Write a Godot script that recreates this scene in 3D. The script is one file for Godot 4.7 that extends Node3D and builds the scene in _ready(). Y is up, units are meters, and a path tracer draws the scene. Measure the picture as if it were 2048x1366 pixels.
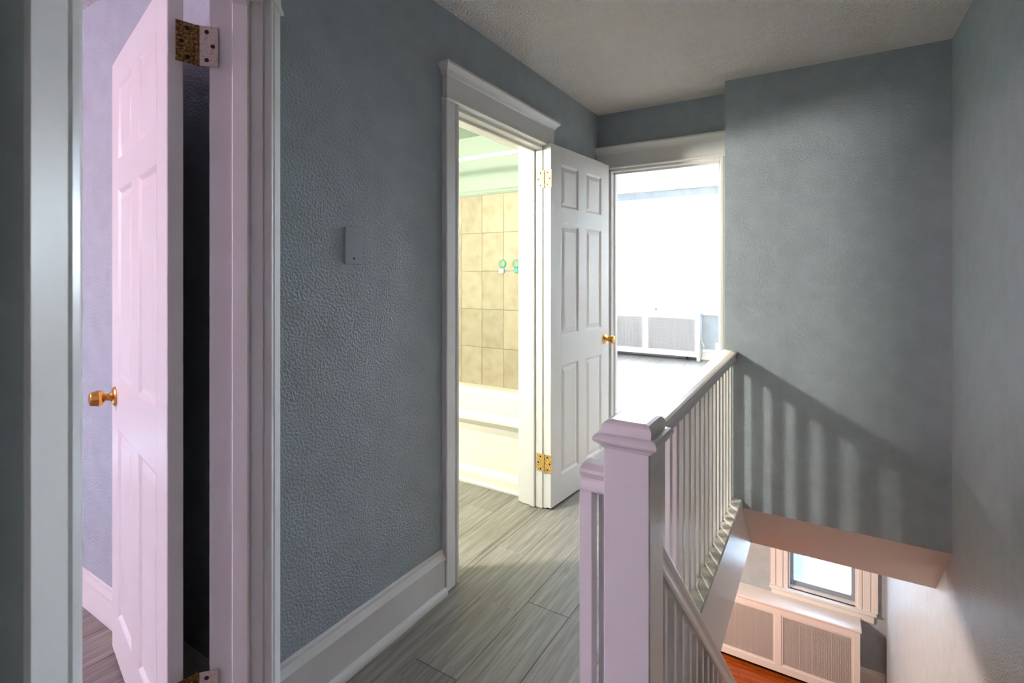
extends Node3D
# World: x = across the hall (to the right), y = up from the upstairs floor, z = minus the distance down the hall from the camera.

const WX := -1.358          # hall face of the long wall
const RX := 0.515           # face of the wall along the stairs
const EYE := 1.324
const LOW := -2.87          # downstairs floor
const SOFFIT := -0.39       # downstairs ceiling
var M := {}
var rng := RandomNumberGenerator.new()
var used := {}

# ---------------------------------------------------------------- helpers
static func V(x: float, y: float, a: float) -> Vector3:
	return Vector3(x, y, -a)

class Shape:
	var st := SurfaceTool.new()
	var T := Transform3D()
	func _init(t := Transform3D()):
		T = t
		st.begin(Mesh.PRIMITIVE_TRIANGLES)
	func tri_n(a: Vector3, b: Vector3, c: Vector3, na: Vector3, nb: Vector3, nc: Vector3, uv := []):
		var g := (b - a).cross(c - a)
		var order := [0, 1, 2]
		if g.dot(na + nb + nc) > 0.0:
			order = [0, 2, 1]
		var p := [a, b, c]
		var n := [na, nb, nc]
		for i in order:
			st.set_normal(n[i])
			if uv.size():
				st.set_uv(uv[i])
			st.add_vertex(p[i])
	# flat face in local coordinates, facing away from `inside`
	func face(pts: Array, inside: Vector3, uv := []):
		var q := []
		for p in pts:
			q.append(T * p)
		var n: Vector3 = (q[1] - q[0]).cross(q[2] - q[0])
		if n.length() < 1e-12 and q.size() > 3:
			n = (q[2] - q[0]).cross(q[3] - q[0])
		if n.length() < 1e-12:
			return
		n = n.normalized()
		if n.dot(q[0] - T * inside) < 0.0:
			n = -n
		for i in range(1, q.size() - 1):
			tri_n(q[0], q[i], q[i + 1], n, n, n, [uv[0], uv[i], uv[i + 1]] if uv.size() else [])
	func hexa(p: Array):
		var c := Vector3()
		for v in p:
			c += v / 8.0
		for f in [[0, 1, 2, 3], [4, 5, 6, 7], [0, 1, 5, 4], [1, 2, 6, 5], [2, 3, 7, 6], [3, 0, 4, 7]]:
			face([p[f[0]], p[f[1]], p[f[2]], p[f[3]]], c)
	func box(a: Vector3, b: Vector3):
		hexa([Vector3(a.x, a.y, a.z), Vector3(b.x, a.y, a.z), Vector3(b.x, a.y, b.z), Vector3(a.x, a.y, b.z), Vector3(a.x, b.y, a.z), Vector3(b.x, b.y, a.z), Vector3(b.x, b.y, b.z), Vector3(a.x, b.y, b.z)])
	func corner(c: Vector3, h: Vector3, r: float, s: Vector3, k: int) -> Vector3:
		var v := Vector3(s.x * (h.x - r), s.y * (h.y - r), s.z * (h.z - r))
		v[k] = s[k] * h[k]
		return c + v
	# box with chamfered edges
	func cbox(p0: Vector3, p1: Vector3, r: float):
		var a := Vector3(minf(p0.x, p1.x), minf(p0.y, p1.y), minf(p0.z, p1.z))
		var b := Vector3(maxf(p0.x, p1.x), maxf(p0.y, p1.y), maxf(p0.z, p1.z))
		var c := (a + b) / 2.0
		var h := (b - a) / 2.0
		r = minf(r, minf(h.x, minf(h.y, h.z)) * 0.9)
		for k in 3:
			var i := (k + 1) % 3
			var j := (k + 2) % 3
			for s in [-1.0, 1.0]:
				var q := []
				for ij in [[-1.0, -1.0], [1.0, -1.0], [1.0, 1.0], [-1.0, 1.0]]:
					var sg := Vector3()
					sg[k] = s
					sg[i] = ij[0]
					sg[j] = ij[1]
					q.append(corner(c, h, r, sg, k))
				face(q, c)
			for si in [-1.0, 1.0]:
				for sj in [-1.0, 1.0]:
					var lo := Vector3()
					lo[k] = -1.0
					lo[i] = si
					lo[j] = sj
					var hi := lo
					hi[k] = 1.0
					face([corner(c, h, r, lo, i), corner(c, h, r, hi, i), corner(c, h, r, hi, j), corner(c, h, r, lo, j)], c)
		for sx in [-1.0, 1.0]:
			for sy in [-1.0, 1.0]:
				for sz in [-1.0, 1.0]:
					var s3 := Vector3(sx, sy, sz)
					face([corner(c, h, r, s3, 0), corner(c, h, r, s3, 1), corner(c, h, r, s3, 2)], c)
	# closed outline (in ex, ey) pushed along `run`
	func extrude(outline: Array, o: Vector3, ex: Vector3, ey: Vector3, run: Vector3):
		var poly := PackedVector2Array(outline)
		var area := 0.0
		for i in poly.size():
			area += poly[i].cross(poly[(i + 1) % poly.size()])
		var sgn := 1.0 if area > 0.0 else -1.0
		for i in poly.size():
			var p := poly[i]
			var q := poly[(i + 1) % poly.size()]
			if p.distance_to(q) < 1e-7:
				continue
			var e := q - p
			var out2 := Vector2(e.y, -e.x) * sgn
			var a := o + ex * p.x + ey * p.y
			var b := o + ex * q.x + ey * q.y
			face([a, b, b + run, a + run], (a + b) / 2.0 + run / 2.0 - (ex * out2.x + ey * out2.y))
		var idx := Geometry2D.triangulate_polygon(poly)
		for i in range(0, idx.size(), 3):
			var t := []
			var t2 := []
			for k in 3:
				var p: Vector2 = poly[idx[i + k]]
				var w := o + ex * p.x + ey * p.y
				t.append(w)
				t2.append(w + run)
			face(t, t[0] + run)
			face(t2, t2[0] - run)
	# profile of (radius, height) turned about an axis
	func lathe(profile: Array, o: Vector3, axis: Vector3, n := 20, facets := false):
		axis = axis.normalized()
		var s := axis.cross(Vector3.UP if absf(axis.y) < 0.9 else Vector3.RIGHT).normalized()
		var u := axis.cross(s)
		for i in profile.size() - 1:
			var p: Vector2 = profile[i]
			var q: Vector2 = profile[i + 1]
			var e := q - p
			var nr := Vector2(e.y, -e.x).normalized()
			for k in n:
				var t0 := TAU * k / n
				var t1 := TAU * (k + 1) / n
				var d0 := s * cos(t0) + u * sin(t0)
				var d1 := s * cos(t1) + u * sin(t1)
				var n0 := T.basis * (d0 * nr.x + axis * nr.y).normalized()
				var n1 := T.basis * (d1 * nr.x + axis * nr.y).normalized()
				if facets:
					n0 = (n0 + n1).normalized()
					n1 = n0
				var a := T * (o + axis * p.y + d0 * p.x)
				var b := T * (o + axis * p.y + d1 * p.x)
				var c := T * (o + axis * q.y + d1 * q.x)
				var d := T * (o + axis * q.y + d0 * q.x)
				if p.x > 1e-6:
					tri_n(a, b, c, n0, n1, n1)
				if q.x > 1e-6:
					tri_n(a, c, d, n0, n1, n0)
	func tube(a: Vector3, b: Vector3, r: float, n := 16):
		var l := a.distance_to(b)
		lathe([Vector2(0, 0), Vector2(r, 0), Vector2(r, l), Vector2(0, l)], a, b - a, n)
	# square moulding that grows outwards: pairs of (out, y); the plan is x0..x1 along the wall, from the wall to depth
	func crown(x0: float, x1: float, depth: float, steps: Array):
		for i in steps.size() - 1:
			var p: Vector2 = steps[i]
			var q: Vector2 = steps[i + 1]
			hexa([Vector3(x0 - p.x, p.y, 0), Vector3(x1 + p.x, p.y, 0), Vector3(x1 + p.x, p.y, depth + p.x), Vector3(x0 - p.x, p.y, depth + p.x), Vector3(x0 - q.x, q.y, 0), Vector3(x1 + q.x, q.y, 0), Vector3(x1 + q.x, q.y, depth + q.x), Vector3(x0 - q.x, q.y, depth + q.x)])
	func done() -> Mesh:
		return st.commit()

func numbered(called: String) -> String:
	if not used.has(called):
		used[called] = 0
		return called
	used[called] += 1
	return "%s_%03d" % [called, used[called]]

func put(called: String, what, mat: Material, parent: Node3D) -> MeshInstance3D:
	var o := MeshInstance3D.new()
	o.name = called
	o.mesh = what.done() if what is Shape else what
	o.material_override = mat
	parent.add_child(o, true)
	return o

func meta(o: Node3D, label: String, category: String, kind := "", group := ""):
	o.set_meta("label", label)
	o.set_meta("category", category)
	if kind:
		o.set_meta("kind", kind)
	if group:
		o.set_meta("group", group)

func thing(called: String, label: String, category: String, kind := "", at := Vector3.ZERO, group := "") -> Node3D:
	var o := Node3D.new()
	o.name = numbered(called)
	o.position = at
	add_child(o)
	meta(o, label, category, kind, group)
	return o

func solid(called: String, label: String, category: String, what, mat: Material, kind := "structure", group := "") -> MeshInstance3D:
	var o := put(numbered(called), what, mat, self)
	meta(o, label, category, kind, group)
	return o

# wall in a local frame: x along, y up, z from -thick to 0, with rectangular holes [x0, x1, y0, y1]
func wall_shape(t: Transform3D, x0: float, x1: float, y0: float, y1: float, thick: float, holes := []) -> Shape:
	var s := Shape.new(t)
	var xs := [x0, x1]
	var ys := [y0, y1]
	for h in holes:
		for v in [h[0], h[1]]:
			if not xs.has(v):
				xs.append(v)
		for v in [h[2], h[3]]:
			if not ys.has(v) and v > y0 and v < y1:
				ys.append(v)
	xs.sort()
	ys.sort()
	for i in xs.size() - 1:
		for j in ys.size() - 1:
			var c := Vector2((xs[i] + xs[i + 1]) / 2.0, (ys[j] + ys[j + 1]) / 2.0)
			var open := false
			for h in holes:
				if c.x > h[0] and c.x < h[1] and c.y > h[2] and c.y < h[3]:
					open = true
			if not open:
				s.box(Vector3(xs[i], ys[j], -thick), Vector3(xs[i + 1], ys[j + 1], 0))
	return s

# frame whose x runs along `ax` (x, a), z points to `az` (x, a)
func frame(ox: float, oa: float, ax: Vector2, az: Vector2) -> Transform3D:
	return Transform3D(Basis(Vector3(ax.x, 0, -ax.y), Vector3.UP, Vector3(az.x, 0, -az.y)), V(ox, 0, oa))

# ---------------------------------------------------------------- materials
func noise_tex(freq: float, size := 512, octaves := 3, seed_ := 1, ramp: Gradient = null, kind := FastNoiseLite.TYPE_SIMPLEX_SMOOTH) -> NoiseTexture2D:
	var n := FastNoiseLite.new()
	n.noise_type = kind
	n.frequency = freq
	n.seed = seed_
	n.fractal_octaves = octaves
	var t := NoiseTexture2D.new()
	t.width = size
	t.height = size
	t.seamless = true
	t.noise = n
	if ramp:
		t.color_ramp = ramp
	return t

func ramp(stops: Array) -> Gradient:
	var g := Gradient.new()
	var off := PackedFloat32Array()
	var col := PackedColorArray()
	for s in stops:
		off.append(s[0])
		col.append(s[1])
	g.offsets = off
	g.colors = col
	return g

func mat(called: String, c: Color, rough := 0.5, bump: Texture2D = null, bump_cm := 0.0, per_metre := 2.0, albedo: Texture2D = null, metallic := 0.0) -> StandardMaterial3D:
	var m := StandardMaterial3D.new()
	m.resource_name = called
	m.albedo_color = c
	m.roughness = rough
	m.metallic = metallic
	if bump or albedo:
		m.uv1_triplanar = true
		m.uv1_world_triplanar = true
		m.uv1_scale = Vector3.ONE * per_metre
	if bump:
		m.heightmap_enabled = true
		m.heightmap_texture = bump
		m.heightmap_scale = bump_cm
	if albedo:
		m.albedo_texture = albedo
	M[called] = m
	return m

func wood_image(w: int, h: int, seed_: int, dark: Color, light: Color, streak: float) -> ImageTexture:
	var long := FastNoiseLite.new()
	long.seed = seed_
	long.frequency = 0.02
	long.fractal_octaves = 4
	var fine := FastNoiseLite.new()
	fine.seed = seed_ + 7
	fine.frequency = 0.12
	fine.fractal_octaves = 3
	var im := Image.create(w, h, false, Image.FORMAT_RGB8)
	for y in h:
		for x in w:
			var warp := long.get_noise_2d(x * 0.5, y * 0.10) * 14.0
			var a := 0.5 + 0.48 * long.get_noise_2d(x * 1.6 + warp, y * 0.12)
			var b := fine.get_noise_2d(x * 0.9 + warp, y * 0.05)
			var c := fine.get_noise_2d(x * 0.7, y * 0.04 + 300.0)
			var k := clampf(a + streak * b - 0.25 * maxf(c - 0.15, 0.0) * 3.0, 0.0, 1.0)
			im.set_pixel(x, y, dark.lerp(light, k))
	return ImageTexture.create_from_image(im)

func materials():
	var peel := noise_tex(0.085, 512, 3, 3)
	var popcorn := noise_tex(0.075, 512, 3, 5)
	var brush := noise_tex(0.03, 256, 2, 9)
	var wall_tone := noise_tex(0.012, 256, 3, 12, ramp([[0.0, Color(0.94, 0.94, 0.94)], [1.0, Color(1, 1, 1)]]))
	mat("wall_paint", Color(0.655, 0.70, 0.725), 0.50, peel, 0.2, 2.0, wall_tone)
	mat("stair_wall_paint", Color(0.655, 0.70, 0.725), 0.42, peel, 0.2, 2.0, wall_tone)
	mat("bath_paint", Color(0.64, 0.685, 0.625), 0.5, peel, 0.06, 2.0)
	mat("ceiling_paint", Color(0.92, 0.91, 0.895), 0.8, popcorn, 1.0, 2.0)
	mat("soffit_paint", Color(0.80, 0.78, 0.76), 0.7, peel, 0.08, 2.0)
	mat("trim_paint", Color(0.875, 0.87, 0.855), 0.30, brush, 0.05, 3.0)
	mat("door_paint", Color(0.88, 0.875, 0.865), 0.34, brush, 0.04, 3.0)
	mat("gloss_paint", Color(0.875, 0.87, 0.86), 0.3, brush, 0.05, 4.0)
	mat("tub_enamel", Color(0.90, 0.88, 0.83), 0.12)
	mat("plate_paint", Color(0.655, 0.70, 0.725), 0.35)
	mat("plate_plastic", Color(0.90, 0.89, 0.86), 0.35)
	mat("brass", Color(0.90, 0.68, 0.36), 0.22, null, 0.0, 1.0, null, 1.0)
	var rusty := noise_tex(0.05, 256, 4, 21, ramp([[0.0, Color(0.20, 0.11, 0.05)], [0.42, Color(0.42, 0.30, 0.15)], [0.60, Color(0.58, 0.44, 0.25)], [1.0, Color(0.72, 0.62, 0.45)]]))
	mat("old_brass", Color(1, 1, 1), 0.45, null, 0.0, 9.0, rusty, 0.55)
	var golden := noise_tex(0.06, 256, 4, 22, ramp([[0.0, Color(0.36, 0.22, 0.10)], [0.40, Color(0.80, 0.62, 0.34)], [0.65, Color(0.93, 0.79, 0.50)], [1.0, Color(0.96, 0.88, 0.68)]]))
	mat("painted_brass", Color(1, 1, 1), 0.4, null, 0.0, 9.0, golden, 0.3)
	var chipped := noise_tex(0.05, 256, 4, 27, ramp([[0.0, Color(0.30, 0.22, 0.16)], [0.22, Color(0.62, 0.54, 0.46)], [0.34, Color(0.78, 0.72, 0.67)], [1.0, Color(0.84, 0.79, 0.75)]]))
	mat("chipped_plate", Color(1, 1, 1), 0.45, null, 0.0, 9.0, chipped)
	mat("screw_dark", Color(0.12, 0.11, 0.10), 0.5, null, 0.0, 1.0, null, 0.6)
	mat("dark_gap", Color(0.05, 0.045, 0.04), 0.9)
	var stone := noise_tex(0.010, 512, 5, 31, ramp([[0.0, Color(0.665, 0.60, 0.50)], [0.4, Color(0.70, 0.645, 0.55)], [0.6, Color(0.71, 0.66, 0.57)], [1.0, Color(0.735, 0.69, 0.61)]]))
	for k in 4:
		var f := 0.94 + 0.02 * k
		var m := mat("tile_%d" % k, Color(f, f, f * 0.985), 0.28, null, 0.0, 1.3, stone)
		m.uv1_offset = Vector3(0.21 * k, 0.37 * k, 0.13 * k)
	mat("grout", Color(0.68, 0.61, 0.50), 0.8)
	mat("rod_paint", Color(0.93, 0.92, 0.88), 0.25)
	mat("verdigris", Color(0.36, 0.66, 0.62), 0.5)
	mat("tan_core", Color(0.74, 0.62, 0.40), 0.5)
	var plank := wood_image(256, 1024, 41, Color(0.44, 0.42, 0.39), Color(0.66, 0.635, 0.60), 0.13)
	for k in 4:
		var f: float = [0.93, 1.0, 0.97, 1.04][k]
		var m := mat("plank_%d" % k, Color(minf(f, 1), minf(f, 1), minf(f, 1)), 0.42)
		m.albedo_texture = plank
	var oak := wood_image(128, 1024, 51, Color(0.50, 0.20, 0.05), Color(0.80, 0.42, 0.13), 0.5)
	for k in 3:
		var f: float = [0.88, 1.0, 0.94][k]
		var m := mat("oak_%d" % k, Color(f, f, f), 0.28)
		m.albedo_texture = oak
	mat("subfloor", Color(0.33, 0.31, 0.28), 0.8)
	mat("oak_plain", Color(0.66, 0.32, 0.10), 0.3)
	var g := mat("glass", Color(1, 1, 1, 0.04), 0.0)
	g.transparency = BaseMaterial3D.TRANSPARENCY_ALPHA
	var sg := mat("screened_glass", Color(0.30, 0.31, 0.33, 0.6), 0.0)
	sg.transparency = BaseMaterial3D.TRANSPARENCY_ALPHA
	mat("vinyl", Color(0.82, 0.83, 0.84), 0.35)
	mat("aluminium", Color(0.62, 0.66, 0.70), 0.4, null, 0.0, 1.0, null, 0.5)
	mat("cover_paint", Color(0.88, 0.87, 0.86), 0.32)
	mat("iron", Color(0.30, 0.29, 0.28), 0.6)
	mat("bark", Color(0.36, 0.31, 0.26), 0.9)
	mat("leaf", Color(0.36, 0.47, 0.24), 0.6)
	M.leaf.backlight_enabled = true
	M.leaf.backlight = Color(0.30, 0.42, 0.16)
	mat("house_brick", Color(0.62, 0.36, 0.29), 0.9, null, 0.0, 0.5, noise_tex(0.05, 256, 3, 61, ramp([[0.0, Color(0.85, 0.85, 0.85)], [1.0, Color(1, 1, 1)]])))
	mat("house_roof", Color(0.52, 0.38, 0.34), 0.9)
	mat("house_glass", Color(0.3, 0.34, 0.38), 0.15)
	mat("ground", Color(0.86, 0.86, 0.85), 0.9, null, 0.0, 0.2, noise_tex(0.03, 256, 4, 71, ramp([[0.0, Color(0.85, 0.85, 0.83)], [1.0, Color(1, 1, 1)]])))

func lamp_glow(called: String, c: Color, e: float) -> StandardMaterial3D:
	var m := mat(called, Color(0.9, 0.9, 0.88), 0.4)
	m.emission_enabled = true
	m.emission = c
	m.emission_energy_multiplier = e
	return m

# ---------------------------------------------------------------- camera, sky, exposure
func view():
	var cam := Camera3D.new()
	cam.name = "camera"
	add_child(cam)
	cam.position = V(0, EYE, 0)
	cam.rotation_degrees = Vector3(0, 31.6, 0)
	var f := 1016.0
	cam.near = 0.05
	cam.far = 300.0
	cam.projection = Camera3D.PROJECTION_FRUSTUM
	cam.size = 1366.0 / f * cam.near
	cam.frustum_offset = Vector2(0, -134.0 / f * cam.near)
	cam.current = true
	var lens := CameraAttributesPhysical.new()
	lens.frustum_focal_length = 18.0
	lens.frustum_focus_distance = 2.6
	lens.exposure_aperture = 7.1
	cam.attributes = lens
	var env := Environment.new()
	env.background_mode = Environment.BG_SKY
	var sky := Sky.new()
	var sm := ProceduralSkyMaterial.new()
	sm.sky_top_color = Color(0.74, 0.86, 1.0)
	sm.sky_horizon_color = Color(0.89, 0.945, 1.0)
	sm.ground_bottom_color = Color(0.75, 0.74, 0.72)
	sm.ground_horizon_color = Color(0.9, 0.9, 0.9)
	sm.sun_angle_max = 1.0
	sky.sky_material = sm
	env.sky = sky
	env.background_energy_multiplier = 25.0
	env.tonemap_mode = Environment.TONE_MAPPER_LINEAR
	env.tonemap_exposure = 3.9
	env.sdfgi_enabled = true
	env.ssao_enabled = true
	env.ssil_enabled = true
	var we := WorldEnvironment.new()
	we.name = "sky"
	we.environment = env
	add_child(we)

func omni(parent: Node3D, at: Vector3, c: Color, e: float, size: float):
	var l := OmniLight3D.new()
	l.name = "lamp_light"
	l.light_color = c
	l.light_energy = e
	l.light_size = size
	l.omni_range = 30.0
	l.omni_attenuation = 2.0
	l.shadow_enabled = true
	parent.add_child(l)
	l.position = at

func globe_lamp(label: String, at: Vector3, ceiling_y: float, r: float, c: Color, e: float, glow: float):
	var t := thing("ceiling_lamp", label, "lamp", "", at)
	var s := Shape.new()
	s.lathe([Vector2(0, ceiling_y - at.y), Vector2(0.07, ceiling_y - at.y), Vector2(0.07, ceiling_y - at.y - 0.025), Vector2(0.045, r * 0.8), Vector2(0, r * 0.8)], Vector3.ZERO, Vector3.UP, 24)
	put("base", s, M.brass, t)
	s = Shape.new()
	var prof := []
	for i in 13:
		var a := PI * i / 12.0
		prof.append(Vector2(r * sin(a), -r * cos(a)))
	s.lathe(prof, Vector3.ZERO, Vector3.UP, 28)
	put("globe_shade", s, lamp_glow("glow_" + str(M.size()), c, glow), t)
	omni(t, Vector3.ZERO, c, e, r)

# ---------------------------------------------------------------- shell
var F_LEFT: Transform3D     # hall face of the long wall: x = distance, z into the hall
var F_BACK: Transform3D     # wall with the bedroom door: x = across, z towards the camera
var F_DIAG: Transform3D     # slanted wall with the first door
const DIAG_U := Vector2(0.70, -0.7141)
const DIAG_N := Vector2(0.7141, 0.70)
const BATH0 := 1.745
const BATH1 := 2.537
const BED0 := -1.262
const BED1 := -0.552
const DG0 := 0.145
const DG1 := 0.965
const HEAD := 2.055

func board_uv(pts: Array, off: Vector2, w: float, along_x: bool) -> Array:
	var out := []
	for p in pts:
		out.append(off + Vector2((p.z if along_x else p.x) / (w * 1.15), (p.x if along_x else p.z) / 1.25))
	return out

func planks(parent: Node3D, x0: float, x1: float, a0: float, a1: float, y: float, w: float, length: float, mats: Array, along_x: bool, shift: float):
	# boards laid end to end; u across, v along the board
	var c0 := a0 if along_x else x0
	var c1 := a1 if along_x else x1
	var l0 := x0 if along_x else a0
	var l1 := x1 if along_x else a1
	var row := int(floor((c0 - shift) / w))
	while row * w + shift < c1:
		var p0 := maxf(row * w + shift, c0)
		var p1 := minf((row + 1) * w + shift, c1)
		var start: float = -fposmod(row * 0.618 * length + 0.3, length) + floor(l0 / length) * length
		while start < l1:
			var q0 := maxf(start, l0)
			var q1 := minf(start + length, l1)
			if q1 - q0 > 0.01 and p1 - p0 > 0.006:
				var s := Shape.new()
				var g := 0.0006
				var lo := V(q0 + g, y - 0.008, p0 + g) if along_x else V(p0 + g, y - 0.008, q0 + g)
				var hi := V(q1 - g, y, p1 - g) if along_x else V(p1 - g, y, q1 - g)
				var a := Vector3(minf(lo.x, hi.x), lo.y, minf(lo.z, hi.z))
				var b := Vector3(maxf(lo.x, hi.x), hi.y, maxf(lo.z, hi.z))
				var off := Vector2(rng.randf(), rng.randf())
				var e := 0.0014
				var top := [Vector3(a.x + e, b.y, a.z + e), Vector3(b.x - e, b.y, a.z + e), Vector3(b.x - e, b.y, b.z - e), Vector3(a.x + e, b.y, b.z - e)]
				var mid := [Vector3(a.x, b.y - e, a.z), Vector3(b.x, b.y - e, a.z), Vector3(b.x, b.y - e, b.z), Vector3(a.x, b.y - e, b.z)]
				var c := (a + b) / 2.0
				s.face(top, c, board_uv(top, off, w, along_x))
				for i in 4:
					var j := (i + 1) % 4
					var f1 := [top[i], top[j], mid[j], mid[i]]
					s.face(f1, c, board_uv(f1, off, w, along_x))
					var low_i: Vector3 = mid[i]
					var low_j: Vector3 = mid[j]
					low_i.y = a.y
					low_j.y = a.y
					var f2 := [mid[i], mid[j], low_j, low_i]
					s.face(f2, c, board_uv(f2, off, w, along_x))
				put("plank", s, mats[rng.randi() % mats.size()], parent)
			start += length
		row += 1

func shell():
	F_LEFT = frame(WX, 0, Vector2(0, 1), Vector2(1, 0))
	F_BACK = frame(0, 3.36, Vector2(1, 0), Vector2(0, -1))
	F_DIAG = frame(WX, 0.897, DIAG_U, DIAG_N)
	# hall
	solid("wall_left", "long textured blue-grey hall wall with the bathroom doorway", "wall", wall_shape(F_LEFT, 0.87, 3.36, 0, 2.5, 0.142, [[BATH0, BATH1, 0, HEAD]]), M.wall_paint)
	solid("wall_back", "blue-grey wall at the hall's end with the bedroom doorway", "wall", wall_shape(F_BACK, -4.1, RX, 0, 2.8, 0.12, [[BED0, BED1, 0, HEAD]]), M.wall_paint)
	solid("wall_corner", "slanted blue-grey wall around the pink-lit doorway", "wall", wall_shape(F_DIAG, 0.0, 1.25, 0, 2.5, 0.125, [[DG0, DG1, 0, HEAD]]), M.wall_paint)
	var s := Shape.new()
	s.box(V(RX, LOW - 0.1, -1.0), V(RX + 0.12, 2.8, 6.4))
	s.box(V(RX, SOFFIT, 6.4), V(RX + 0.12, 2.8, 8.45))
	solid("wall_right", "tall textured grey wall along the stairwell with a sheen below", "wall", s, M.stair_wall_paint)
	s = Shape.new()
	s.box(V(-0.49, 0, 3.14), V(RX, 2.5, 3.36))
	solid("wall_closet", "blue-grey wall block over the stairs carrying the baluster shadows", "wall", s, M.wall_paint)
	s = Shape.new()
	s.extrude([Vector2(3.14, 0), Vector2(3.57, SOFFIT), Vector2(3.7, SOFFIT), Vector2(3.7, 0)], Vector3(-0.40, 0, 0), Vector3(0, 0, -1), Vector3.UP, Vector3(RX + 0.40, 0, 0))
	solid("ceiling_soffit", "sloping brownish soffit over the stairs under the wall block", "soffit", s, M.soffit_paint)
	s = Shape.new()
	s.box(V(-0.60, 0, -1.0), V(-0.483, 2.5, 0.02))
	s.box(V(-0.60, 0, -1.12), V(RX, 2.5, -1.0))
	solid("wall_near", "plain hall walls behind and beside the viewer", "wall", s, M.wall_paint)
	s = Shape.new()
	s.box(V(-1.5, 2.44, -1.12), V(RX + 0.12, 2.54, 3.36))
	solid("ceiling", "white popcorn-textured hall ceiling", "ceiling", s, M.ceiling_paint)
	# floor slab with boards
	var fl := thing("floor", "grey-brown plank floor of the hall", "floor", "structure")
	s = Shape.new()
	s.box(V(-4.7, SOFFIT, -2.7), V(-0.43, -0.0082, 8.45))
	s.box(V(-0.43, SOFFIT, -1.1), V(RX, -0.0082, 1.12))
	s.box(V(-0.43, SOFFIT, 3.57), V(RX, -0.0082, 8.45))
	put("subfloor", s, M.subfloor, fl)
	var pm := [M.plank_0, M.plank_1, M.plank_2, M.plank_3]
	planks(fl, WX, -0.43, 1.12, 3.36, 0, 0.182, 1.22, pm, false, 0.07)
	planks(fl, BED0, BED1, 3.36, 3.48, 0, 0.182, 1.22, pm, false, 0.07)
	planks(fl, WX, RX, -1.0, 1.12, 0, 0.182, 1.22, pm, false, 0.07)
	var fb := thing("floor_bathroom", "light grey-brown plank floor in front of the bathtub", "floor", "structure")
	planks(fb, -3.2, WX, 0.96, 2.66, 0, 0.182, 1.22, pm, false, 0.07)
	var fr := thing("floor_bedroom", "pale grey plank floor of the sunlit bedroom", "floor", "structure")
	planks(fr, -4.1, RX, 3.48, 8.3, 0, 0.182, 1.22, pm, false, 0.07)
	var fp := thing("floor_side_room", "brown plank floor of the pink-lit room", "floor", "structure")
	planks(fp, -3.4, WX, -1.6, 0.835, 0, 0.182, 1.22, pm, false, 0.07)
	# pink-lit room
	s = wall_shape(frame(0, 0.835, Vector2(1, 0), Vector2(0, -1)), -4.7, -1.40, 0, 2.5, 0.125)
	solid("wall_side_room_back", "lavender-looking textured wall behind the open pink-lit door", "wall", s, M.wall_paint)
	s = wall_shape(frame(0, -2.7, Vector2(1, 0), Vector2(0, 1)), -4.7, -0.6, 0, 2.5, 0.12, [[-4.2, -3.7, 1.0, 1.8]])
	s.box(Vector3(-4.82, 0, -0.12), Vector3(-4.7, 2.5, 3.6))
	solid("wall_side_room_outer", "outer walls of the pink-lit room out of view", "wall", s, M.wall_paint)
	s = Shape.new()
	s.box(V(-0.60, 0, -2.7), V(-0.50, 2.5, -1.0))
	solid("wall_side_room_end", "inner end wall of the pink-lit room out of view", "wall", s, M.wall_paint)
	s = Shape.new()
	s.extrude([Vector2(-4.7, -2.7), Vector2(-0.6, -2.7), Vector2(-0.6, 0.0), Vector2(-1.45, 0.86), Vector2(-4.7, 0.86)], Vector3(0, 2.385, 0), Vector3.RIGHT, Vector3(0, 0, -1), Vector3(0, 0.05, 0))
	solid("ceiling_side_room", "rough white ceiling corner of the pink-lit room", "ceiling", s, M.ceiling_paint)
	# bathroom
	s = Shape.new()
	s.box(V(-3.3, 0, 0.96), V(-3.2, 2.5, 3.36))
	s.box(V(-3.2, 0, 0.955), V(-1.5, 2.5, 0.975))
	s.box(V(-1.508, HEAD + 0.13, 0.975), V(-1.4995, 2.5, 3.36))
	s.box(V(-3.2, 1.985, 3.345), V(-1.5, 2.5, 3.362))
	solid("wall_bathroom", "pale green upper bathroom wall above the beige tiles", "wall", s, M.bath_paint)
	s = Shape.new()
	s.box(V(-3.3, 2.44, 0.96), V(-1.45, 2.54, 3.36))
	solid("ceiling_bathroom", "pale green bathroom ceiling", "ceiling", s, M.bath_paint)
	# bedroom
	var fw := frame(0, 8.3, Vector2(1, 0), Vector2(0, -1))
	solid("wall_bedroom_front", "pale blue bedroom wall around the two bright windows", "wall", wall_shape(fw, -4.2, RX, 0, 2.8, 0.15, [[-3.32, -2.50, 0.80, 2.42], [-2.18, -1.36, 0.80, 2.42], [-1.04, -0.22, 0.80, 2.42]]), M.wall_paint)
	s = wall_shape(frame(-4.1, 0, Vector2(0, 1), Vector2(1, 0)), 3.36, 8.3, 0, 2.8, 0.1, [[3.85, 4.35, 0.9, 2.1]])
	solid("wall_bedroom_side", "bedroom side wall hidden behind the open door", "wall", s, M.wall_paint)
	s = Shape.new()
	s.box(V(-4.2, 2.68, 3.48), V(RX + 0.12, 2.8, 8.45))
	solid("ceiling_bedroom", "bright white bedroom ceiling", "ceiling", s, M.ceiling_paint)
	# downstairs
	solid("wall_downstairs_front", "grey downstairs wall around the low window", "wall", wall_shape(frame(0, 6.2, Vector2(1, 0), Vector2(0, -1)), -4.6, RX, LOW - 0.1, SOFFIT, 0.2, [[-0.335, 0.285, -2.04, -0.72]]), M.wall_paint)
	s = Shape.new()
	s.box(V(-4.7, LOW - 0.1, -1.0), V(-4.6, SOFFIT, 6.4))
	s.box(V(-4.6, LOW - 0.1, -1.1), V(RX, SOFFIT, -1.0))
	solid("wall_downstairs_side", "downstairs room walls out of view", "wall", s, M.wall_paint)
	s = Shape.new()
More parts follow.
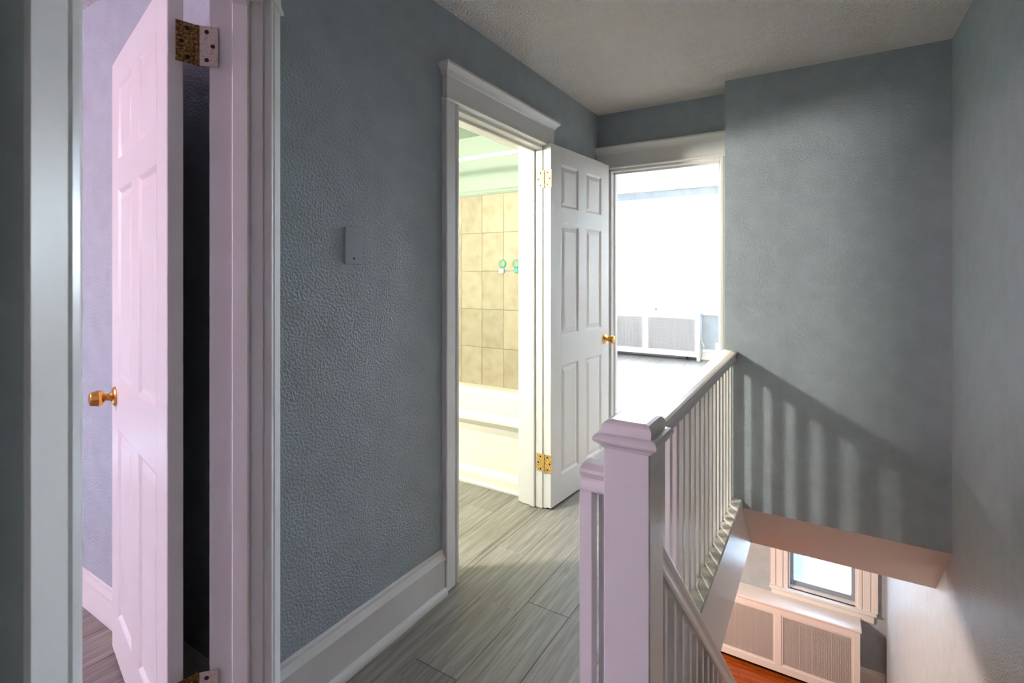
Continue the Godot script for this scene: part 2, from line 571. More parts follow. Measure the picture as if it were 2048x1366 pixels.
	s.box(V(-4.6, LOW - 0.2, -1.0), V(RX, LOW - 0.0082, 6.2))
	var fd := thing("floor_downstairs", "glossy orange oak strip floor downstairs", "floor", "structure")
	put("subfloor", s, M.oak_plain, fd)
	planks(fd, -1.7, RX, 4.5, 6.2, LOW, 0.057, 1.1, [M.oak_0, M.oak_1, M.oak_2], true, 0.0)
	# edge board of the stairwell
	s = Shape.new()
	s.cbox(V(-0.4295, SOFFIT - 0.005, 1.21), V(-0.402, -0.012, 3.55), 0.003)
	solid("trim_1", "glossy white board facing the stairwell edge below the balusters", "fascia board", s, M.gloss_paint)

# ---------------------------------------------------------------- door trim
func casing_outline() -> Array:   # x from the opening outwards, y = depth
	return [Vector2(0, -0.002), Vector2(0, 0.018), Vector2(0.002, 0.0205), Vector2(0.008, 0.0215), Vector2(0.0185, 0.0205), Vector2(0.020, 0.014), Vector2(0.0275, 0.014), Vector2(0.029, 0.022), Vector2(0.085, 0.024), Vector2(0.089, 0.021), Vector2(0.09, -0.002)]

func door_trim(n: String, label: String, t: Transform3D, x0: float, x1: float, depth: float, room_side: float, left := true, right := true, x_end := 0.02, stop_z0 := -0.05, stop_z1 := -0.09, paint: Material = null, x_end1 := 0.02):
	var o := thing(n, label, "door casing", "structure")
	if paint == null:
		paint = M.trim_paint
	var s: Shape
	for side in [[left, x0, -1.0], [right, x1, 1.0]]:
		if side[0]:
			s = Shape.new(t)
			s.extrude(casing_outline(), Vector3(side[1] + side[2] * 0.004, 0.006, 0), Vector3(side[2], 0, 0), Vector3(0, 0, 1), Vector3(0, HEAD - 0.004, 0))
			put("casing", s, paint, o)
	var h0 := x0 - 0.094
	var h1 := x1 + 0.094
	s = Shape.new(t)
	s.cbox(Vector3(h0, HEAD + 0.003, -0.001), Vector3(h1, HEAD + 0.108, 0.026), 0.002)
	var hd := put("header", s, paint, o)
	s = Shape.new(t)
	s.crown(h0, h1, 0.026, [Vector2(0.0, HEAD + 0.098), Vector2(0.006, HEAD + 0.102), Vector2(0.008, HEAD + 0.108), Vector2(0.013, HEAD + 0.118), Vector2(0.023, HEAD + 0.129), Vector2(0.029, HEAD + 0.135), Vector2(0.029, HEAD + 0.145), Vector2(0.024, HEAD + 0.147)])
	put("cornice", s, paint, hd)
	s = Shape.new(t)
	s.crown(h0, h1, 0.026, [Vector2(0.0, HEAD - 0.003), Vector2(0.006, HEAD), Vector2(0.006, HEAD + 0.008), Vector2(0.0, HEAD + 0.012)])
	put("bead", s, paint, hd)
	# jambs and stops
	s = Shape.new(t)
	s.cbox(Vector3(x0 - 0.02, 0.004, -depth - 0.001), Vector3(x0 + x_end, HEAD, 0.001), 0.002)
	put("jamb", s, paint, o)
	s = Shape.new(t)
	s.cbox(Vector3(x1 - x_end1, 0.004, -depth - 0.001), Vector3(x1 + 0.02, HEAD, 0.001), 0.002)
	put("jamb", s, paint, o)
	s = Shape.new(t)
	s.cbox(Vector3(x0 - 0.02, HEAD - 0.02, -depth - 0.001), Vector3(x1 + 0.02, HEAD + 0.004, 0.001), 0.002)
	put("jamb_head", s, paint, o)
	s = Shape.new(t)
	s.cbox(Vector3(x0, 0.004, stop_z1), Vector3(x0 + x_end + 0.013, HEAD - 0.018, stop_z0), 0.003)
	put("stop", s, paint, o)
	s = Shape.new(t)
	s.cbox(Vector3(x1 - x_end1 - 0.013, 0.004, stop_z1), Vector3(x1, HEAD - 0.018, stop_z0), 0.003)
	put("stop", s, paint, o)
	s = Shape.new(t)
	s.cbox(Vector3(x0, HEAD - 0.034, stop_z1), Vector3(x1, HEAD - 0.018, stop_z0), 0.003)
	put("stop", s, paint, o)
	# casing on the far side of the wall
	if room_side > 0.0:
		var far := t * Transform3D(Basis(Vector3(1, 0, 0), Vector3(0, 1, 0), Vector3(0, 0, -1)), Vector3(0, 0, -depth))
		for side in [[x0, -1.0], [x1, 1.0]]:
			s = Shape.new(far)
			s.extrude(casing_outline(), Vector3(side[0] + side[1] * 0.004, 0.006, 0), Vector3(side[1], 0, 0), Vector3(0, 0, 1), Vector3(0, HEAD - 0.004, 0))
			put("casing", s, paint, o)
		s = Shape.new(far)
		s.cbox(Vector3(h0, HEAD + 0.003, -0.001), Vector3(h1, HEAD + 0.108, 0.026), 0.002)
		put("header", s, paint, o)

func hinge(parent: Node3D, t: Transform3D, y: float, door_dir: Vector3, jamb_dir: Vector3, door_n: Vector3, jamb_n: Vector3, hgt: float, mat_door: Material, mat_jamb: Material):
	# t: frame at the hinge pin; each leaf runs from the pin along its own direction; normals point at the viewer
	var o := Node3D.new()
	o.name = "hinge"
	parent.add_child(o, true)
	var s := Shape.new(t)
	for k in 5:
		var y0 := y - hgt / 2.0 + hgt * k / 5.0
		s.tube(Vector3(0, y0 + 0.0006, 0), Vector3(0, y0 + hgt / 5.0 - 0.0006, 0), 0.0058, 12)
	put("knuckle", s, mat_door, o)
	for d in [[door_dir, mat_door, door_n], [jamb_dir, mat_jamb, jamb_n]]:
		var dir: Vector3 = d[0]
		var nn: Vector3 = d[2]
		s = Shape.new(t * Transform3D(Basis(dir, Vector3.UP, nn), Vector3(0, y, 0)))
		s.cbox(Vector3(0.004, -hgt / 2.0, -0.0012), Vector3(0.048, hgt / 2.0, 0.0016), 0.0008)
		put("leaf_plate", s, d[1], o)
		for p in [Vector2(0.022, 0.35), Vector2(0.036, 0.0), Vector2(0.022, -0.35)]:
			var sc := Shape.new(t * Transform3D(Basis(dir, Vector3.UP, nn), Vector3(0, y, 0)))
			sc.lathe([Vector2(0.0052, 0.0), Vector2(0.0052, 0.0022), Vector2(0.0015, 0.0020), Vector2(0.0, 0.0012)], Vector3(p.x, p.y * hgt, 0), Vector3(0, 0, 1), 12)
			put("screw", sc, M.screw_dark, o)

func knob(parent: Node3D, t: Transform3D, at: Vector3, dirz: float):
	var o := Node3D.new()
	o.name = "knob"
	parent.add_child(o, true)
	var ax := Vector3(0, 0, dirz)
	var s := Shape.new(t)
	s.lathe([Vector2(0.0, 0.0), Vector2(0.033, 0.0), Vector2(0.033, 0.003), Vector2(0.029, 0.007), Vector2(0.018, 0.010), Vector2(0.013, 0.016), Vector2(0.0115, 0.026), Vector2(0.014, 0.031)], at, ax, 28)
	put("rose", s, M.brass, o)
	s = Shape.new(t)
	s.lathe([Vector2(0.0115, 0.028), Vector2(0.020, 0.032), Vector2(0.0265, 0.040), Vector2(0.0275, 0.047), Vector2(0.0225, 0.066), Vector2(0.020, 0.069), Vector2(0.010, 0.0715), Vector2(0.0, 0.072)], at, ax, 12, true)
	put("grip", s, M.brass, o)

# six-panel leaf: local x from the hinge edge, y up, z thickness from -0.0175 to 0.0175
func panel_door(n: String, label: String, t: Transform3D, w: float, top: float, paint: Material) -> Node3D:
	var o := thing(n, label, "door", "structure")
	var h := 0.0175
	var st := 0.112
	var mu := 0.098
	var pw := (w - 2 * st - mu) / 2.0
	var ys := [0.012, 0.165, 0.80, 0.972, 1.612, 1.712, top - 0.098, top]
	var s := Shape.new(t)
	for x in [[0.0, st], [w - st, w]]:
		s.cbox(Vector3(x[0], ys[0], -h), Vector3(x[1], top, h), 0.0018)
	put("stile", s, paint, o)
	s = Shape.new(t)
	for r in [[0, 1], [2, 3], [4, 5], [6, 7]]:
		s.box(Vector3(st - 0.001, ys[r[0]] + 0.0005, -h), Vector3(w - st + 0.001, ys[r[1]], h))
	put("rail", s, paint, o)
	s = Shape.new(t)
	for r in [[1, 2], [3, 4], [5, 6]]:
		s.box(Vector3(st + pw, ys[r[0]], -h), Vector3(st + pw + mu, ys[r[1]], h))
	put("mullion", s, paint, o)
	for r in [[1, 2], [3, 4], [5, 6]]:
		for c in 2:
			var x0 := st + c * (pw + mu)
			var a := Vector2(x0, ys[r[0]])
			var b := Vector2(x0 + pw, ys[r[1]])
			s = Shape.new(t)
			for z in [-1.0, 1.0]:
				var ring := [[0.0, h], [0.004, h - 0.0015], [0.013, h - 0.0085], [0.017, h - 0.0085], [0.040, h - 0.0025], [0.042, h - 0.0025]]
				for i in ring.size() - 1:
					var p: Array = ring[i]
					var q: Array = ring[i + 1]
					var cc := Vector3((a.x + b.x) / 2.0, (a.y + b.y) / 2.0, -z * 0.5)
					var k0 := [Vector3(a.x + p[0], a.y + p[0], z * p[1]), Vector3(b.x - p[0], a.y + p[0], z * p[1]), Vector3(b.x - p[0], b.y - p[0], z * p[1]), Vector3(a.x + p[0], b.y - p[0], z * p[1])]
					var k1 := [Vector3(a.x + q[0], a.y + q[0], z * q[1]), Vector3(b.x - q[0], a.y + q[0], z * q[1]), Vector3(b.x - q[0], b.y - q[0], z * q[1]), Vector3(a.x + q[0], b.y - q[0], z * q[1])]
					for e in 4:
						var f := (e + 1) % 4
						s.face([k0[e], k0[f], k1[f], k1[e]], cc)
				var e0 := 0.042
				s.face([Vector3(a.x + e0, a.y + e0, z * (h - 0.0025)), Vector3(b.x - e0, a.y + e0, z * (h - 0.0025)), Vector3(b.x - e0, b.y - e0, z * (h - 0.0025)), Vector3(a.x + e0, b.y - e0, z * (h - 0.0025))], Vector3(a.x, a.y, 0))
			put("panel", s, paint, o)
	return o

func doors():
	door_trim("trim_2", "white moulded frame with cornice around the bathroom doorway", F_LEFT, BATH0, BATH1, 0.142, 1.0, true, true, 0.004, -0.045, -0.075, null, 0.004)
	door_trim("trim_3", "white moulded frame with cornice around the bedroom doorway", F_BACK, BED0, BED1, 0.12, 1.0, false, true, 0.004, -0.045, -0.075, null, 0.004)
	door_trim("trim_4", "white grooved frame of the slanted doorway lit pink", F_DIAG, DG0, DG1, 0.125, 0.0, true, true, 0.004, -0.03, -0.07, null, 0.004)
	# bathroom door: swung right round, almost flat on the hall wall
	var hinge_at := Vector2(-1.305, 2.537)
	var free_at := Vector2(-1.243, 3.270)
	var d := (free_at - hinge_at).normalized()
	var nrm := Vector2(d.y, -d.x)          # towards the hall
	var w := hinge_at.distance_to(free_at)
	var t := Transform3D(Basis(Vector3(d.x, 0, -d.y), Vector3.UP, Vector3(nrm.x, 0, -nrm.y)), V(hinge_at.x - nrm.x * 0.0175, 0, hinge_at.y - nrm.y * 0.0175))
	var o := panel_door("door_1", "white six-panel door swung open against the hall wall", t, w, 2.062, M.door_paint)
	knob(o, t, Vector3(w - 0.062, 0.895, 0.0175), 1.0)
	knob(o, t, Vector3(w - 0.062, 0.895, -0.0175), -1.0)
	var pin := Transform3D(Basis(), V(hinge_at.x - 0.040, 0, BATH1 - 0.006))
	for y in [1.862, 0.262]:
		hinge(o, pin, y, Vector3(1, 0, 0), Vector3(-1, 0, 0), Vector3(0, 0, 1), Vector3(0, 0, 1), 0.098, M.painted_brass, M.painted_brass)
	# pink-lit door: opened wide into the side room
	hinge_at = Vector2(-1.383, 0.622)
	free_at = Vector2(-2.142, 0.788)
	d = (free_at - hinge_at).normalized()
	nrm = Vector2(d.y, -d.x)
	if nrm.y > 0.0:
		nrm = -nrm                           # towards the viewer's side
	w = hinge_at.distance_to(free_at)
	t = Transform3D(Basis(Vector3(d.x, 0, -d.y), Vector3.UP, Vector3(nrm.x, 0, -nrm.y)), V(hinge_at.x - nrm.x * 0.0175, 0, hinge_at.y - nrm.y * 0.0175))
	if t.basis.determinant() < 0.0:
		t.basis.z = -t.basis.z
	o = panel_door("door_2", "white six-panel door standing open in the pink-lit room", t, w, 2.062, M.door_paint)
	var zf := 1.0 if t.basis.z.dot(Vector3(nrm.x, 0, -nrm.y)) > 0.0 else -1.0
	knob(o, t, Vector3(w - 0.062, 0.905, zf * 0.0175), zf)
	var jp := Vector2(WX, 0.897) + DIAG_U * DG0 - DIAG_N * 0.121
	var back := hinge_at - nrm * 0.033
	var pinp := (jp + back) / 2.0 + Vector2(0.004, -0.002)
	pin = Transform3D(Basis(), V(pinp.x, 0, pinp.y))
	var dd := (hinge_at - back).normalized()
	var ed := Vector3(dd.x, 0, -dd.y)
	var en := Vector3(-d.x, 0, d.y)
	var jd := Vector3(DIAG_N.x, 0, -DIAG_N.y)
	var jn := Vector3(DIAG_U.x, 0, -DIAG_U.y)
	for y in [1.905, 0.262]:
		hinge(o, pin, y, ed, jd, en, jn, 0.102, M.old_brass, M.chipped_plate)

func baseboard(n: String, label: String, t: Transform3D, x0: float, x1: float, hgt: float, thick := 0.018, shoe := true):
	var s := Shape.new(t)
	var k := thick / 0.018
	var pts := [Vector2(0, 0.0), Vector2(0.0175 * k, 0.0), Vector2(0.0175 * k, hgt - 0.048), Vector2(0.0225 * k, hgt - 0.044), Vector2(0.0225 * k, hgt - 0.036), Vector2(0.017 * k, hgt - 0.026), Vector2(0.011 * k, hgt - 0.014), Vector2(0.0095 * k, hgt - 0.004), Vector2(0.006 * k, hgt), Vector2(0, hgt)]
	if shoe:
		pts = [Vector2(0, 0.0), Vector2(0.034 * k, 0.0), Vector2(0.034 * k, 0.012), Vector2(0.030 * k, 0.021), Vector2(0.022 * k, 0.027)] + pts.slice(2)
		pts.insert(5, Vector2(0.0175 * k, 0.029))
	s.extrude(pts, Vector3(x0, 0, 0), Vector3(0, 0, 1), Vector3.UP, Vector3(x1 - x0, 0, 0))
	solid(n, label, "baseboard", s, M.trim_paint)

func trims():
	baseboard("baseboard_left", "white moulded baseboard along the hall wall", F_LEFT, 0.895, BATH0 - 0.096, 0.185)
	baseboard("baseboard_left", "white baseboard behind the open bathroom door", F_LEFT, BATH1 + 0.096, 3.335, 0.185)
	baseboard("baseboard_side_room", "white baseboard in the pink-lit room", frame(0, 0.835, Vector2(1, 0), Vector2(0, -1)), -4.6, -1.46, 0.15, 0.007, false)
	baseboard("baseboard_bedroom", "white baseboard beside the bedroom radiator cover", frame(0, 8.3, Vector2(1, 0), Vector2(0, -1)), -4.0, 0.45, 0.16)
	baseboard("baseboard_downstairs", "white moulded baseboard beside the downstairs radiator cover", frame(0, 6.2, Vector2(1, 0), Vector2(0, -1)).translated(Vector3(0, LOW, 0)), -4.0, RX - 0.002, 0.25)
	# blank switch plate on the long wall
	var o := thing("switch_plate", "blank cover plate painted blue-grey on the hall wall", "cover plate", "", V(WX, 1.42, 1.18))
	var t := Transform3D(Basis(Vector3(0, 0, -1), Vector3.UP, Vector3(1, 0, 0)), Vector3.ZERO)
	var s := Shape.new(t)
	s.cbox(Vector3(-0.037, -0.063, -0.004), Vector3(0.037, 0.063, 0.0065), 0.003)
	put("plate", s, M.plate_paint, o)
	for y in [-0.042, 0.042]:
		s = Shape.new(t)
		s.lathe([Vector2(0.0035, 0.006), Vector2(0.0035, 0.0074), Vector2(0.0012, 0.0074), Vector2(0, 0.0062)], Vector3(0, y, 0), Vector3(0, 0, 1), 12)
		put("screw", s, M.screw_dark if y < 0 else M.plate_paint, o)
	# bedroom outlet
	o = thing("outlet", "cream wall outlet beside the bedroom radiator cover", "outlet", "", V(-1.395, 0.215, 8.3))
	s = Shape.new()
	s.cbox(Vector3(-0.036, -0.058, -0.002), Vector3(0.036, 0.058, 0.006), 0.002)
	put("plate", s, M.plate_plastic, o)
	for y in [-0.02, 0.02]:
		s = Shape.new()
		s.cbox(Vector3(-0.014, y - 0.014, 0.004), Vector3(0.014, y + 0.014, 0.008), 0.003)
		put("socket", s, M.cover_paint, o)

# ---------------------------------------------------------------- railings
func square_steps(n0: Vector2, n1: Vector2, steps: Array) -> Shape:
	var q := Shape.new()
	for i in steps.size() - 1:
		var p: Vector2 = steps[i]
		var r: Vector2 = steps[i + 1]
		q.hexa([V(n0.x - p.x, p.y, n0.y - p.x), V(n1.x + p.x, p.y, n0.y - p.x), V(n1.x + p.x, p.y, n1.y + p.x), V(n0.x - p.x, p.y, n1.y + p.x), V(n0.x - r.x, r.y, n0.y - r.x), V(n1.x + r.x, r.y, n0.y - r.x), V(n1.x + r.x, r.y, n1.y + r.x), V(n0.x - r.x, r.y, n1.y + r.x)])
	return q

func railings():
	var o := thing("landing_railing", "white landing railing with box newel and slim square balusters", "railing")
	var s := Shape.new()
	var n0 := Vector2(-0.431, 1.100)
	var n1 := Vector2(-0.324, 1.208)
	s.cbox(V(n0.x, -0.5, n0.y), V(n1.x, 0.945, n1.y), 0.003)
	var nw := put("newel_post", s, M.gloss_paint, o)
	# moulding and cap of the newel
	put("neck_moulding", square_steps(n0, n1, [Vector2(0.0, 0.928), Vector2(0.003, 0.930), Vector2(0.006, 0.936), Vector2(0.012, 0.941), Vector2(0.017, 0.944), Vector2(0.0195, 0.949), Vector2(0.0195, 0.955), Vector2(0.015, 0.961), Vector2(0.008, 0.963)]), M.gloss_paint, nw)
	put("cap", square_steps(n0, n1, [Vector2(0.003, 0.962), Vector2(0.004, 0.978), Vector2(0.001, 0.985), Vector2(-0.005, 0.990), Vector2(-0.013, 0.9925)]), M.gloss_paint, nw)
	# handrail with a mitred return behind the newel; outline: x = outwards from the rail's middle, y = height under its top
	var half := 0.042
	var prof := [Vector2(-half + 0.010, 0.0), Vector2(-half + 0.002, -0.004), Vector2(-half, -0.011), Vector2(-half + 0.004, -0.019), Vector2(-half + 0.010, -0.027), Vector2(-half + 0.011, -0.034), Vector2(-half + 0.006, -0.045), Vector2(-half + 0.005, -0.052), Vector2(-half + 0.009, -0.058), Vector2(half - 0.009, -0.058), Vector2(half - 0.005, -0.052), Vector2(half - 0.006, -0.045), Vector2(half - 0.011, -0.034), Vector2(half - 0.010, -0.027), Vector2(half - 0.004, -0.019), Vector2(half, -0.011), Vector2(half - 0.002, -0.004), Vector2(half - 0.010, 0.0), Vector2(half * 0.4, 0.004), Vector2(-half * 0.4, 0.004)]
	var mid := -0.464
	s = Shape.new()
	var rise := 0.030
	s.extrude(prof, V(mid, 0.858, 1.135 + half), Vector3.RIGHT, Vector3.UP, V(0, rise, 3.14 - 1.135 - half))
	put("handrail", s, M.gloss_paint, o)
	s = Shape.new()
	s.extrude(prof, V(mid - half, 0.858, 1.135 + half), Vector3(0, 0, -1), Vector3.UP, Vector3(0.075, 0, 0))
	put("rail_return", s, M.gloss_paint, o)
	s = Shape.new()
	s.cbox(V(-0.53, 0.0, 1.13), V(-0.394, 0.052, 3.14), 0.006)
	put("shoe_board", s, M.trim_paint, o)
	# balusters
	s = Shape.new()
	s.cbox(Vector3(-0.0155, 0.0, -0.0155), Vector3(0.0155, 0.765, 0.0155), 0.0015)
	var bm := s.done()
	var a := 1.20
	while a < 3.11:
		var b := put("baluster", bm, M.gloss_paint, o)
		b.position = V(-0.462, 0.051, a)
		b.rotation.y = rng.randf_range(-0.04, 0.04)
		a += 0.0945
	s = Shape.new()
	s.cbox(V(-0.513, 0.03, 1.150), V(-0.480, 0.805, 1.183), 0.0015)
	put("baluster", s, M.gloss_paint, o)
	# sloping stair rail
	o = thing("stair_railing", "white sloping handrail with balusters going down the stairs", "railing")
	var slope := 0.965
	var run := 2.75
	var dirv := V(0, -slope, 1).normalized()
	var upv := V(0, 1, slope).normalized()
	s = Shape.new()
	var small := []
	for p in prof:
		small.append(Vector2(p.x * 0.72, p.y * 0.95))
	s.extrude(small, V(-0.365, 0.715, 1.209), Vector3.RIGHT, upv, dirv * run * sqrt(1 + slope * slope))
	put("handrail", s, M.gloss_paint, o)
	s = Shape.new()
	s.cbox(Vector3(-0.0145, 0.0, -0.0145), Vector3(0.0145, 0.76, 0.0145), 0.0015)
	var sb := s.done()
	a = 1.245
	while a < 3.9:
		var b := put("baluster", sb, M.gloss_paint, o)
		b.position = V(-0.366, 0.715 - slope * (a - 1.209) - 0.045 - 0.76, a)
		a += 0.0945
	s = Shape.new()
	s.extrude([Vector2(1.209, -0.04), Vector2(4.1, -0.04 - slope * 2.89), Vector2(4.1, -0.40 - slope * 2.89), Vector2(1.209, -0.40)], Vector3(-0.383, 0, 0), Vector3(0, 0, -1), Vector3.UP, Vector3(0.035, 0, 0))
	put("stringer", s, M.gloss_paint, o)
	# the flight of stairs
	o = thing("staircase", "wooden stairs going down beside the landing, below the sloping rail", "staircase")
	var rise_h := -LOW / 14.0
	for k in 13:
		var a0 := 1.125 + k * 0.2135
		var y := -rise_h * (k + 1)
		s = Shape.new()
		s.cbox(V(-0.322, y - 0.03, a0 - 0.0), V(RX - 0.002, y, a0 + 0.2435), 0.004)
		put("tread", s, M.oak_plain, o)
	for k in 14:
		var a0 := 1.125 + k * 0.2135
		s = Shape.new()
		s.box(V(-0.322, -rise_h * (k + 1), a0 - 0.005), V(RX - 0.002, -rise_h * k - 0.03, a0 + 0.012))
		put("riser", s, M.trim_paint, o)

# ---------------------------------------------------------------- bathroom
func bathroom():
	var tw := thing("tile_wall", "beige stone-look tile wall above the bathtub", "tile wall", "structure")
	var s := Shape.new()
	s.box(V(-3.2, 0.40, 3.350), V(-1.5, 1.96, 3.3605))
	put("grout", s, M.grout, tw)
	var x := -2.134 - 5 * 0.2045
	while x < -1.5:
		var r := 0
		for y in [0.437, 0.742, 1.0465, 1.351, 1.6555]:
			var x1 := minf(x + 0.2045, -1.501)
			if x1 > -3.199:
				s = Shape.new()
				s.cbox(V(maxf(x, -3.199) + 0.0009, y + 0.0009, 3.342), V(x1 - 0.0009, y + 0.3036, 3.3515), 0.0012)
				put("tile", s, M["tile_%d" % (rng.randi() % 4)], tw)
			r += 1
		x += 0.2045
	s = Shape.new()
	s.crown(-3.2, -1.5, 0.006, [Vector2(0.0, 1.958), Vector2(0.006, 1.962), Vector2(0.010, 1.975), Vector2(0.006, 1.990), Vector2(0.0, 1.996)])
	# moulded strip on top of the tiles
	var strip := Shape.new()
	strip.extrude([Vector2(0, 1.957), Vector2(0.012, 1.959), Vector2(0.018, 1.968), Vector2(0.012, 1.978), Vector2(0.015, 1.988), Vector2(0.006, 2.0), Vector2(0, 2.0)], V(-3.2, 0, 3.347), Vector3(0, 0, 1), Vector3.UP, Vector3(1.7, 0, 0))
	put("strip", strip, M.bath_paint, tw)
	# tub
	var tub := thing("bathtub", "cream-white enamelled bathtub below the beige tiles", "bathtub")
	var prof := [Vector2(2.600, 0.0), Vector2(2.598, 0.012), Vector2(2.612, 0.020), Vector2(2.612, 0.065), Vector2(2.620, 0.085), Vector2(2.632, 0.105), Vector2(2.634, 0.25), Vector2(2.630, 0.33), Vector2(2.618, 0.372), Vector2(2.600, 0.395), Vector2(2.590, 0.410), Vector2(2.588, 0.425), Vector2(2.593, 0.440), Vector2(2.606, 0.451), Vector2(2.630, 0.455), Vector2(2.662, 0.453), Vector2(2.680, 0.444), Vector2(2.695, 0.42), Vector2(2.74, 0.17), Vector2(2.80, 0.12), Vector2(3.10, 0.12), Vector2(3.17, 0.17), Vector2(3.225, 0.40), Vector2(3.238, 0.428), Vector2(3.26, 0.438), Vector2(3.341, 0.440), Vector2(3.341, 0.0)]
	s = Shape.new()
	s.extrude(prof, Vector3(-3.19, 0, 0), Vector3(0, 0, -1), Vector3.UP, Vector3(1.688, 0, 0))
	put("basin", s, M.tub_enamel, tub)
	for xe in [[-3.19, -3.10], [-1.62, -1.503]]:
		s = Shape.new()
		s.cbox(V(xe[0], 0.1, 2.64), V(xe[1], 0.4515, 3.30), 0.012)
		put("end_rim", s, M.tub_enamel, tub)
	# rod
	var rod := thing("shower_rod", "white shower curtain rod across the bathtub", "curtain rod")
	s = Shape.new()
	s.tube(V(-3.2, 2.082, 2.68), V(-1.502, 2.082, 2.68), 0.0135, 20)
	put("bar", s, M.rod_paint, rod)
	for xe in [[-3.199, 1.0], [-1.503, -1.0]]:
		s = Shape.new()
		s.lathe([Vector2(0.034, 0), Vector2(0.034, 0.006), Vector2(0.022, 0.016), Vector2(0.0135, 0.018)], V(xe[0], 2.082, 2.68), Vector3(xe[1], 0, 0), 20)
		put("flange", s, M.rod_paint, rod)
	# pipe flanges left where the shelf was
	for k in 2:
		var at := V([-2.142, -2.018][k], 1.407, 3.343)
		var o := thing("wall_fitting", ["verdigris wall fitting with a square white cap on the tiles", "verdigris wall fitting half hidden by the door frame"][k], "pipe fitting", "", at, "fittings on the bathtub tiles")
		s = Shape.new()
		s.lathe([Vector2(0.034, -0.001), Vector2(0.034, 0.006), Vector2(0.029, 0.011), Vector2(0.020, 0.012), Vector2(0.019, 0.008)], Vector3.ZERO, Vector3(0, 0, 1), 24)
		put("flange", s, M.verdigris, o)
		s = Shape.new()
		s.lathe([Vector2(0.0195, 0.008), Vector2(0.010, 0.010), Vector2(0.006, 0.006), Vector2(0.0, 0.006)], Vector3.ZERO, Vector3(0, 0, 1), 20)
		put("core", s, M.tan_core, o)
		s = Shape.new()
		s.lathe([Vector2(0.022, -0.001), Vector2(0.022, 0.006), Vector2(0.014, 0.010), Vector2(0.0, 0.010)], Vector3(0.002, -0.052, 0), Vector3(0, 0, 1), 20)
		put("lower_flange", s, M.verdigris, o)
		if k == 0:
			s = Shape.new()
			s.cbox(Vector3(-0.024, -0.075, 0.004), Vector3(0.018, -0.036, 0.022), 0.003)
			put("cap", s, M.plate_plastic, o)
	# vanity light on the bathroom side of the entrance
	var v := thing("vanity_light", "bathroom wall lamp with a frosted globe out of view", "lamp", "", V(-2.3, 1.93, 1.115))
	s = Shape.new()
	s.lathe([Vector2(0.06, -0.14), Vector2(0.06, -0.12), Vector2(0.02, -0.10), Vector2(0.02, -0.05)], Vector3.ZERO, Vector3(0, 0, -1), 20)
	put("base", s, M.brass, v)
	s = Shape.new()
	var pr := []
	for i in 13:
		var aa := PI * i / 12.0
		pr.append(Vector2(0.075 * sin(aa), -0.075 * cos(aa)))
	s.lathe(pr, Vector3.ZERO, Vector3.UP, 24)
	put("globe_shade", s, lamp_glow("glow_bath", Color(1.0, 0.97, 0.86), 6.0), v)
	omni(v, Vector3.ZERO, Color(1.0, 0.975, 0.94), 1.42, 0.075)

